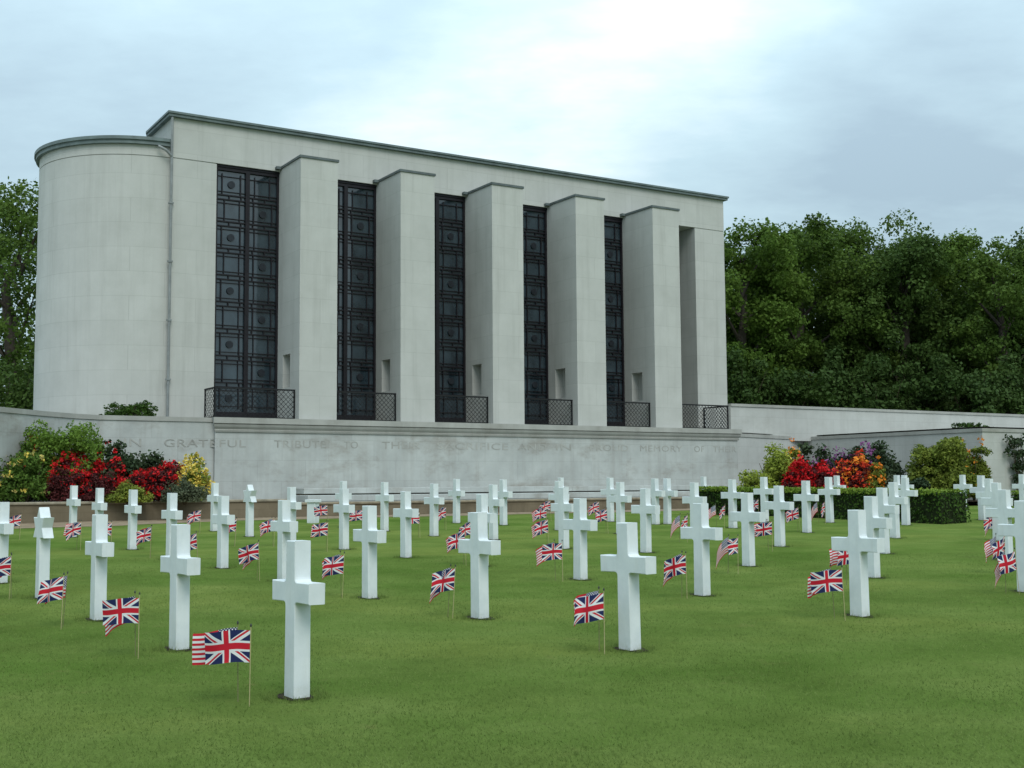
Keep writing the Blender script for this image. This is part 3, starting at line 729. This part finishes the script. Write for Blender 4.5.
# ------------------------------------------------------------------ headstones
def rounded(poly,idx,r,n=4):
    out=[]; N=len(poly)
    for i,p in enumerate(poly):
        if i in idx:
            p=Vector(p); a=(Vector(poly[i-1])-p).normalized(); b_=(Vector(poly[(i+1)%N])-p).normalized()
            s,e=p+a*r,p+b_*r
            for k in range(n+1):
                t=k/n; out.append(tuple((1-t)**2*s+2*t*(1-t)*p+t*t*e))
        else: out.append(tuple(p))
    return out
def slab(outline,th,name):
    """extrude an xz outline through thickness th"""
    bm=bmesh.new(); vs=[bm.verts.new((x,-th/2,z)) for x,z in outline]
    f=bm.faces.new(vs); g=bmesh.ops.extrude_face_region(bm,geom=[f])
    for v in g['geom']:
        if isinstance(v,bmesh.types.BMVert): v.co.y+=th
    bmesh.ops.recalc_face_normals(bm,faces=bm.faces)
    ed=[e for e in bm.edges if len(e.link_faces)==2 and e.calc_face_angle(0)>.6 and abs(e.verts[0].co.y-e.verts[1].co.y)<1e-6]
    bmesh.ops.bevel(bm,geom=ed,offset=.005,segments=1,affect='EDGES')
    bmesh.ops.triangulate(bm,faces=[f for f in bm.faces if len(f.verts)>4])
    me=bpy.data.meshes.new(name); bm.to_mesh(me); bm.free(); me.materials.append(M['marble']); return me
wb,wt,hl,za,zb,TH=.074,.064,.268,.608,.736,.115
cr_out=[(-wb,-.15),(wb,-.15),(.068,za),(hl,za-.004),(hl+.003,zb+.002),(.066,zb),(wt,1.0),(-wt,1.0),(-.066,zb),(-hl-.003,zb+.002),(-hl,za-.004),(-.068,za)]
CROSS=slab(rounded(cr_out,{2,5,8,11},.032),TH,'latin_cross')
RS=.225; CZ=1.0-RS
hexa=[]
for k in range(12):
    a=math.pi/2-k*math.pi/6; r=RS if k%2==0 else RS/math.sqrt(3)
    hexa.append((r*math.cos(a),CZ+r*math.sin(a)))
star_out=hexa[:5]+[(.064,CZ-RS/2),(.074,-.15),(-.074,-.15),(-.064,CZ-RS/2)]+hexa[8:]
STAR=slab(star_out,TH,'star_headstone')
NRM=R(-143); ROT=NRM+R(90)
# (pixel x of the foot, pixel row of the foot or None, pixel row of the top, label)
CR=[
 (3.5,None,502,'white cross cut off by the left edge of the view'),
 (72.5,537,None,'small white cross in front of the maroon heather, far left'),
 (99.5,None,488,'small white cross seen just above the cross beside a flag at left'),
 (98,619.5,None,'white cross with a large Union flag in front of its foot, left foreground'),
 (132,549.4,None,'small white cross before the yellow green cushion plant'),
 (172,None,493,'white cross whose foot is hidden by the taller cross in front, left'),
 (179,649,None,'tall white cross in the second place from the front, left foreground'),
 (214,531,None,'small far cross before the golden yellow azalea, half hidden'),
 (222.5,568,None,'middle distance cross right of the golden yellow azalea, alone on the lawn'),
 (292,None,487,'small far cross, topmost of the three overlapping behind the nearest cross'),
 (284.5,None,500,'middle cross of the three overlapping behind the nearest cross'),
 (297,697,None,'nearest and largest white cross, with a Union flag to its left'),
 (344,549.4,None,'slim white cross between the first and second pier, middle distance'),
 (343.5,None,481,'far cross peeping out above the slim cross between two piers'),
 (369.5,598,None,'white cross below the second window, with a Union flag to its left'),
 (384.5,531,None,'small far cross below the left edge of the second pier'),
 (406,557.5,None,'white cross below the second pier with a flag at its right arm'),
 (434,536,None,'small white cross below the right edge of the second pier'),
 (456.5,523,None,'smallest far cross below the third window'),
 (482,None,494,'white cross half hidden behind the large cross below the third pier'),
 (480,618,None,'large white cross below the left edge of the third pier, foreground'),
 (493.5,539.5,None,'small cross just right of the two overlapping below the third pier'),
 (503.5,525,None,'far cross below the middle of the third pier'),
 (561,None,475.6,'farthest cross of the overlapping file below the fourth pier'),
 (558.5,None,481,'second farthest cross of the overlapping file below the fourth pier'),
 (564,548.7,None,'third cross of the overlapping file below the fourth pier'),
 (580.5,579.5,None,'white cross in front of the overlapping file below the fourth pier'),
 (610.5,521.5,None,'far cross below the right edge of the fourth pier'),
 (620,None,482,'cross half hidden behind the top of the large central cross'),
 (630,649.5,None,'large central white cross, right of a Union flag in the foreground'),
 (646,552.5,None,'white cross behind and right of the large central cross'),
 (655,None,478.5,'far cross by the left end of the hedge, half hidden'),
 (667.5,524,None,'small cross standing before the left end of the hedge'),
 (702.5,595.4,None,'large white cross right of the central one, foreground'),
 (694,None,482.5,'cross half hidden behind the top of the large right cross'),
 (703.5,None,476,'far cross above the large right cross, topmost of three'),
 (733,528,None,'small cross before the dark hedge, left of the yellow green bush'),
 (748.8,566,None,'white cross in the middle distance before the yellow green bush'),
 (764,None,477,'far cross in front of the yellow green bush, half hidden'),
 (780,546.5,None,'white cross in front of the orange yellow azalea'),
 (807,532.5,None,'white cross in front of the wider bright red azalea'),
 (830,522.5,None,'white cross touching the hedge before the narrower red azalea'),
 (836.5,None,472,'far cross beyond the hedge before the scarlet azalea'),
 (860,616,None,'large white cross at the front of the right file'),
 (873,577.5,None,'second cross of the right file, behind the large front one'),
 (884,553.5,None,'third cross of the right file'),
 (895,538,None,'fourth cross of the right file'),
 (906,525,None,'fifth cross of the right file, touching the hedge'),
 (904,None,471,'far cross beyond the hedge, right one of a pair at the file head'),
 (896.5,None,472.2,'far cross beyond the hedge, left one of a pair at the file head'),
 (964,510.6,None,'lone far cross beside the right end of the hedge'),
 (981,None,475.5,'farthest cross of the crowded file near the right edge'),
 (989,None,478.6,'fourth cross of the crowded file near the right edge'),
 (996,None,482.7,'third cross of the crowded file near the right edge'),
 (1004,None,489.7,'second cross of the crowded file near the right edge'),
 (1026,592,None,'nearest cross at the right edge, cut off by the view'),
 (1021.5,None,469.5,'far cross at the right edge before the climber'),
]
stones=[]
soil=[]
first=None
for i,(px,yb,yt,lb) in enumerate(CR):
    if yb is not None: P=on_lawn(px,yb)
    else:
        y=min(base_from_top(px,yt),33.5); r=ray(px,yt); P=Vector((r.x/r.y*y,y,lawn_z(y)))
        # foot column: top and foot lie on one vertical
    if first is None:
        o=bpy.data.objects.new('cross_headstone',CROSS); COL.objects.link(o); first=o
    else:
        o=first.copy(); COL.objects.link(o)
    o.location=P; o.rotation_euler=(R(random.uniform(-.5,.5)),R(random.uniform(-.5,.5)),ROT+R(random.uniform(-1.5,1.5)))
    tag(o,lb,'headstone','marble headstones in rows on the lawn'); stones.append(o); soil.append(P)
for px,yb,lb in ((42,598,'star shaped white headstone seen edge on, left of the flagged cross'),(249.5,536.5,'small star shaped white headstone before the inscribed wall')):
    P=on_lawn(px,yb); o=bpy.data.objects.new('star_headstone',STAR); COL.objects.link(o); o.location=P; o.rotation_euler=(0,0,ROT)
    tag(o,lb,'headstone','marble headstones in rows on the lawn'); soil.append(P)
# short capped post
P=on_lawn(313,523); t=empty('stone_post',P,R(-25)); tag(t,'short white stone post with a flat cap, far back before the wall','stone post')
mb=MB(); mb.prism([(-.11,-.09),(.11,-.09),(.11,.09),(-.11,.09)],-.1,.47); mb.build('shaft',M['marble'],t,bevel=.008)
mb=MB(); mb.box(-.15,.15,-.12,.12,.472,.54); mb.build('cap',M['marble'],t,bevel=.008)
# bare soil at the feet of the stones
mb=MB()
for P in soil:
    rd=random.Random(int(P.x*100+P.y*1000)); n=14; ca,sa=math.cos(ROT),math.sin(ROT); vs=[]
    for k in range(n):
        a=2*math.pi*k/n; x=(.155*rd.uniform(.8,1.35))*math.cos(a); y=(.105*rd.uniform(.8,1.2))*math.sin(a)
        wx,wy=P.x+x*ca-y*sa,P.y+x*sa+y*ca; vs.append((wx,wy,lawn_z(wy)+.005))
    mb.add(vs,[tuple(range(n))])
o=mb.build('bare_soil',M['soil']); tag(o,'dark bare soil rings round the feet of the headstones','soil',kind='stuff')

# ------------------------------------------------------------------ flags on sticks
FW,FH=.30,.205
def cloth(name,material,amp,waves,phase,droop,shrink=1.0,curl=0.0,mirror=False):
    nx,ny=22,10; vs=[];uv=[]
    x=0;z=0;ang=0;pts=[(0,0,0)]
    for i in range(1,nx+1):
        s=i/nx
        slope=droop*(.35+.9*s); 
        yaw=amp*math.cos(waves*2*math.pi*s+phase)*min(1,s*3)+curl*s
        dl=FW/nx*shrink
        x_=pts[-1][0]-dl*math.cos(slope)*math.cos(yaw); y_=pts[-1][1]+dl*math.cos(slope)*math.sin(yaw); z_=pts[-1][2]-dl*math.sin(slope)
        pts.append((x_,y_,z_))
    for j in range(ny+1):
        t=j/ny
        for i in range(nx+1):
            s=i/nx; p=pts[i]
            skew=.02*amp*math.sin(3*s+phase+t*2.2)*s
            vs.append((p[0]+skew*.5, p[1]+skew+.012*math.sin(t*4+phase)*s, p[2]+t*FH+.012*math.sin(5*s+phase)*s))
            uv.append((s,t))
    fs=[(j*(nx+1)+i,j*(nx+1)+i+1,(j+1)*(nx+1)+i+1,(j+1)*(nx+1)+i) for j in range(ny) for i in range(nx)]
    me=bpy.data.meshes.new(name); me.from_pydata(vs,[],fs); me.materials.append(material)
    ul=me.uv_layers.new(name='cloth')
    for l in me.loops: ul.data[l.index].uv=uv[l.vertex_index]
    me.polygons.foreach_set('use_smooth',[True]*len(fs)); me.update(); return me
PAR=[(.5,1.1,0.3,.02,1,.0),(.85,1.35,1.6,.14,1,.15),(.9,1.0,3.0,.26,1,-.2),(.75,1.4,4.2,.10,1,.2),(.5,1.2,5.2,.40,1,.0),(.9,1.2,2.2,.65,1,.25),(.6,1.0,1.0,1.05,1,.3),(1.0,1.5,.8,.20,1,-.2),(.85,1.1,3.6,.32,1,.2),(1.1,1.7,5.0,.12,1,.1),(.7,.8,1.9,.5,1,-.25)]
UC=[cloth('union_cloth',M['union'],*p) for p in PAR]
SC=[cloth('stars_cloth',M['stars'],p[0]*1.1,p[1],p[2]+.9,p[3]+.10,*p[4:]) for p in PAR]
mb=MB(); mb.tube([(0,0,-.06),(0,0,.487)],.0030,6); STICK=mb.mesh('stick',M['stick']); STICK2=mb.mesh('stick',simple('darker_stick',(.17,.155,.075),.7,0,.15,40))  # striped flags get a darker brown stick that stands out less
mb=MB(); mb.tube([(0,0,.487),(0,0,.497),(0,0,.51)],[.0055,.0075,.001],6); FIN=mb.mesh('finial',M['finial'])
def make_flag(kind):
    root=empty('union_flag' if kind=='u' else 'striped_flag',(0,0,0))
    link('stick',STICK if kind=='u' else STICK2,root); link('finial',FIN,root)
    c=link('cloth',UC[0] if kind=='u' else SC[0],root); c.location=(-.004,0,.268)
    return root
proto={'u':None,'s':None}
def place_flag(kind,P,var,yaw,label,tilt=0):
    if proto[kind] is None: proto[kind]=o=make_flag(kind)
    else: o=copy_tree(proto[kind])
    for c in o.children:
        if c.name.startswith('cloth'): c.data=(UC if kind=='u' else SC)[var]
    o.location=P; o.rotation_euler=(R(random.uniform(-3,3)),R(random.uniform(-4,4)*(0.2 if P.y<10 else 1)+tilt),yaw+R(random.uniform(-6,6)))
    k=random.uniform(.9,1.0)
    for c in o.children:
        if c.name.startswith('cloth'): c.scale=(k,1,random.uniform(.94,1.0))
    tag(o,label,'flag','small Union flags on sticks' if kind=='u' else 'small Stars and Stripes flags on sticks')
    return o
# union flags: stick pixel x, row of the cloth's middle at the stick, shape, yaw in degrees, place; then the striped flag's offset (left, back), shape, yaw
FL=[
 (10,566,2,0,'at the left edge',(.10,.07,5,10)),
 (62,588,2,-8,'drooping, left of the flagged left cross',(.09,.06,2,5)),
 (139,610,0,-5,'large, at the foot of the flagged left cross',(.07,.05,4,-12)),
 (250,646,0,0,'nearest of all, left of the largest cross',(.12,.06,0,2)),
 (150.5,534,2,5,'right of the cross by the cushion plant',(.09,.06,2,0)),
 (198.5,541,1,0,'tucked behind the tall second cross on the left',(.1,.06,1,5)),
 (200,515,4,30,'small and slanting, before the low grey green shrub',(.1,.06,4,20)),
 (235,525,4,50,'hidden behind the cross alone on the lawn',(.1,.06,5,45)),
 (260,551,1,-5,'right of the cross alone on the lawn',(.06,.02,5,0)),
 (274,525,1,5,'left of the three overlapping crosses',(.09,.05,2,0)),
 (327.5,529,2,-5,'between the three overlapping crosses and the slim cross',(.1,.05,4,-10)),
 (342.5,564,2,-5,'left of the cross below the second window',(.08,.06,2,0)),
 (328.5,510,0,10,'far back beside the short capped post',(.1,.06,1,0)),
 (362,515,1,10,'far back left of the cross below the second window',(.1,.06,2,5)),
 (420,518,0,10,'at the right arm of the cross below the second pier',(.1,.06,2,5)),
 (446,512,4,40,'small, right of the cross at the second pier',(.1,.06,2,30)),
 (466,539,1,0,'behind the left arm of the large third pier cross',(.09,.05,1,0)),
 (472,528,4,40,'sliver left of the two overlapping crosses',(.1,.06,2,20)),
 (452.5,579,2,-5,'left of the large cross below the third pier',(.06,.03,5,0)),
 (546,512.5,1,5,'far back, lower of two left of the overlapping file',(.1,.06,2,0)),
 (551,505,4,20,'far back, upper of two left of the overlapping file',(.1,.06,2,0)),
 (549,526,1,0,'middle one in the column left of the overlapping file',(.06,.04,5,0)),
 (562.5,551,0,20,'lowest, left of the overlapping file',(.10,.05,8,-14)),
 (600,506,4,20,'far back, upper of two between two far crosses',(.1,.06,2,0)),
 (608,514.5,1,0,'far back, lower of two between two far crosses',(.08,.06,2,0)),
 (604,606,2,0,'large in view left of the large central cross',(.08,.06,1,0)),
 (686.5,564,2,0,'right of the large central cross',(.05,.03,5,0)),
 (687,521,4,55,'small, left of the large right cross',(.15,.02,6,0)),
 (724,510,4,55,'small, before the dark hedge',(.17,.02,5,10)),
 (737.5,545,3,62,'turned edgeways, right of the large right cross',(.14,.0,6,0)),
 (772,528,2,0,'between two crosses before the lime bush',(.09,.05,2,0)),
 (758.5,504,4,50,'sliver before the hedge, beside a far cross',(.1,.06,2,20)),
 (800,513,1,0,'right of the cross at the orange azalea',(.07,.04,6,0)),
 (825,507,4,55,'before the hedge between red azalea crosses',(.14,.02,6,0)),
 (844,580,0,-3,'large, left of the front cross of the right file',(.075,.05,7,-8)),
 (852,554,1,25,'behind the front cross of the right file',(.12,.02,4,0)),
 (997,519,4,20,'top one in the column near the right edge',(.09,.0,6,25)),
 (1003,544,5,25,'middle one in the column near the right edge',(.09,.0,5,35)),
 (1018,560,2,30,'lowest in the column near the right edge',(.13,.02,6,30)),
 (1020,487,1,10,'far back at the right edge before the low hedge',(.1,.06,2,0)),
 (81,528,4,45,'before the small cross by the maroon heather',(.12,.02,1,0)),
 (111.5,529,3,55,'behind the flagged cross, left',(.1,.03,6,20)),
 (20,520,4,35,'small, far back near the left edge',(.1,.03,4,10)),
]
for px,yc,var,yw,where,(dl,db,v2,y2) in FL:
    P=on_lawn(px,yc,.37)
    if var<3 and abs(yw)<9 and px not in (250,139,604,844): var=random.choice((1,2,2,7,8,8,7))
    place_flag('u',P,var,R(yw),'Union flag '+where)
    seen=px in (250,139,452.5,260,562.5,737.5,687,724,825,844,997,1003,1018,81,686.5)
    dl*=.85 if seen else .4
    Q=Vector((P.x-dl,P.y+db*1.3+.06,lawn_z(P.y+db*1.3+.06)))
    place_flag('s',Q,v2 if seen else var,R(y2 if seen else yw),'Striped flag by Union flag '+where)

# ------------------------------------------------------------------ short turf near the camera
rng=np.random.default_rng(5); N=300000
y=5.2+13.5*rng.random(N)**1.5; x=(rng.random(N)-.5)*2*(y*.52+.6)
# patchy growth
den=.5+.25*np.sin(x*1.7+np.sin(y*1.1)*2)+.25*np.sin(y*2.3+x*.8); keep=rng.random(N)<.55+.45*den
x,y=x[keep],y[keep]
for P in soil:      # uncut tufts against the stones and in the soil ring
    if P.y<22:
        k=int(600/(1+P.y*.12)); an=rng.random(k)*6.283; rr=.13+.09*rng.random(k)
        x=np.concatenate([x,P.x+rr*np.cos(an)]); y=np.concatenate([y,P.y+rr*np.sin(an)])
tuft=np.arange(len(x))>=keep.sum()
N=len(x); z=.0245*y
hgt=.009+.013*rng.random(N)**1.6+tuft*.03*rng.random(N); w=.0022+.0016*rng.random(N); a=rng.random(N)*6.283
lx,ly=rng.normal(size=N)*.012,rng.normal(size=N)*.012
v0=np.stack([x-np.cos(a)*w,y-np.sin(a)*w,z-.002],1); v1=np.stack([x+np.cos(a)*w,y+np.sin(a)*w,z-.002],1); v2=np.stack([x+lx,y+ly,z+hgt],1)
co=np.stack([v0,v1,v2],1).reshape(-1,3)
me=bpy.data.meshes.new('grass'); me.vertices.add(3*N); me.vertices.foreach_set('co',co.astype(np.float32).ravel())
me.loops.add(3*N); me.loops.foreach_set('vertex_index',np.arange(3*N,dtype=np.int32))
me.polygons.add(N); me.polygons.foreach_set('loop_start',np.arange(0,3*N,3,dtype=np.int32))
me.materials.append(M['blade']); me.update(calc_edges=True)
tag(link('grass',me),'short mown grass blades of the cemetery lawn','grass',kind='stuff')

# ------------------------------------------------------------------ sky and light
SUN_AZ,SUN_EL=R(-72),R(46)       # azimuth of the sun in the ground plane (from +x)
wd=bpy.data.worlds.new('World'); scene.world=wd; wd.use_nodes=True; nt=wd.node_tree
bg=nt.nodes['Background']
sky=node(nt,'ShaderNodeTexSky',sky_type='NISHITA'); sky.sun_disc=False; sky.sun_elevation=SUN_EL; sky.sun_rotation=math.pi/2-SUN_AZ
sky.air_density=1.2; sky.dust_density=2.0
tc=node(nt,'ShaderNodeTexCoord').outputs['Generated']
sx=node(nt,'ShaderNodeSeparateXYZ'); nt.links.new(tc,sx.inputs[0])
zz=math_(nt,'ADD',math_(nt,'MAXIMUM',sx.outputs[2],0.),.16)
cb=node(nt,'ShaderNodeCombineXYZ'); nt.links.new(math_(nt,'DIVIDE',sx.outputs[0],zz),cb.inputs[0]); nt.links.new(math_(nt,'DIVIDE',sx.outputs[1],zz),cb.inputs[1])
n1=noise(nt,mapping(nt,cb.outputs[0],(.55,.8,1)),1.0,6,.55)
n2=noise(nt,mapping(nt,cb.outputs[0],(1.0,1.3,1)),1.3,7,.62)
f=math_(nt,'ADD',math_(nt,'MULTIPLY',n1,.85),math_(nt,'MULTIPLY',n2,.45))
def lobe(px,py,k):      # a brighter or darker bank of cloud in a given direction
    d=ray(px,py).normalized(); vm=node(nt,'ShaderNodeVectorMath',operation='DOT_PRODUCT'); nt.links.new(tc,vm.inputs[0]); vm.inputs[1].default_value=d
    return math_(nt,'POWER',math_(nt,'MAXIMUM',vm.outputs['Value'],0.),k)
f=math_(nt,'SUBTRACT',f,.15)
f=math_(nt,'ADD',f,math_(nt,'MULTIPLY',lobe(560,100,60.),.075))
f=math_(nt,'ADD',f,math_(nt,'MULTIPLY',lobe(930,170,130.),-.14))
f=math_(nt,'ADD',f,math_(nt,'MULTIPLY',lobe(20,80,90.),-.06))
cl=ramp(nt,f,[(.32,(3.8,5.1,6.0)),(.50,(5.2,6.95,7.75)),(.60,(6.7,8.3,8.9)),(.72,(9.6,10.6,10.8))])
col=mixc(nt,.88,sky.outputs[0],cl)
el=math_(nt,'ADD',.50,math_(nt,'MULTIPLY',math_(nt,'POWER',math_(nt,'MAXIMUM',sx.outputs[2],0.),.9),1.05))   # overcast: zenith brighter than horizon
cmb=node(nt,'ShaderNodeVectorMath',operation='SCALE'); nt.links.new(col,cmb.inputs[0]); nt.links.new(el,cmb.inputs['Scale'])
nt.links.new(cmb.outputs[0],bg.inputs['Color']); bg.inputs['Strength'].default_value=.15
sd=bpy.data.lights.new('sun','SUN'); sd.energy=1.35; sd.angle=R(30); sd.color=(1,.96,.90)
so=bpy.data.objects.new('sun',sd); COL.objects.link(so)
sv=Vector((math.cos(SUN_AZ)*math.cos(SUN_EL),math.sin(SUN_AZ)*math.cos(SUN_EL),math.sin(SUN_EL)))
so.rotation_euler=sv.to_track_quat('Z','Y').to_euler(); so.location=(0,0,60)
scene.view_settings.view_transform='Standard'; scene.view_settings.look='None'
scene.view_settings.exposure=0.03; scene.view_settings.gamma=1
scene.render.engine='CYCLES'
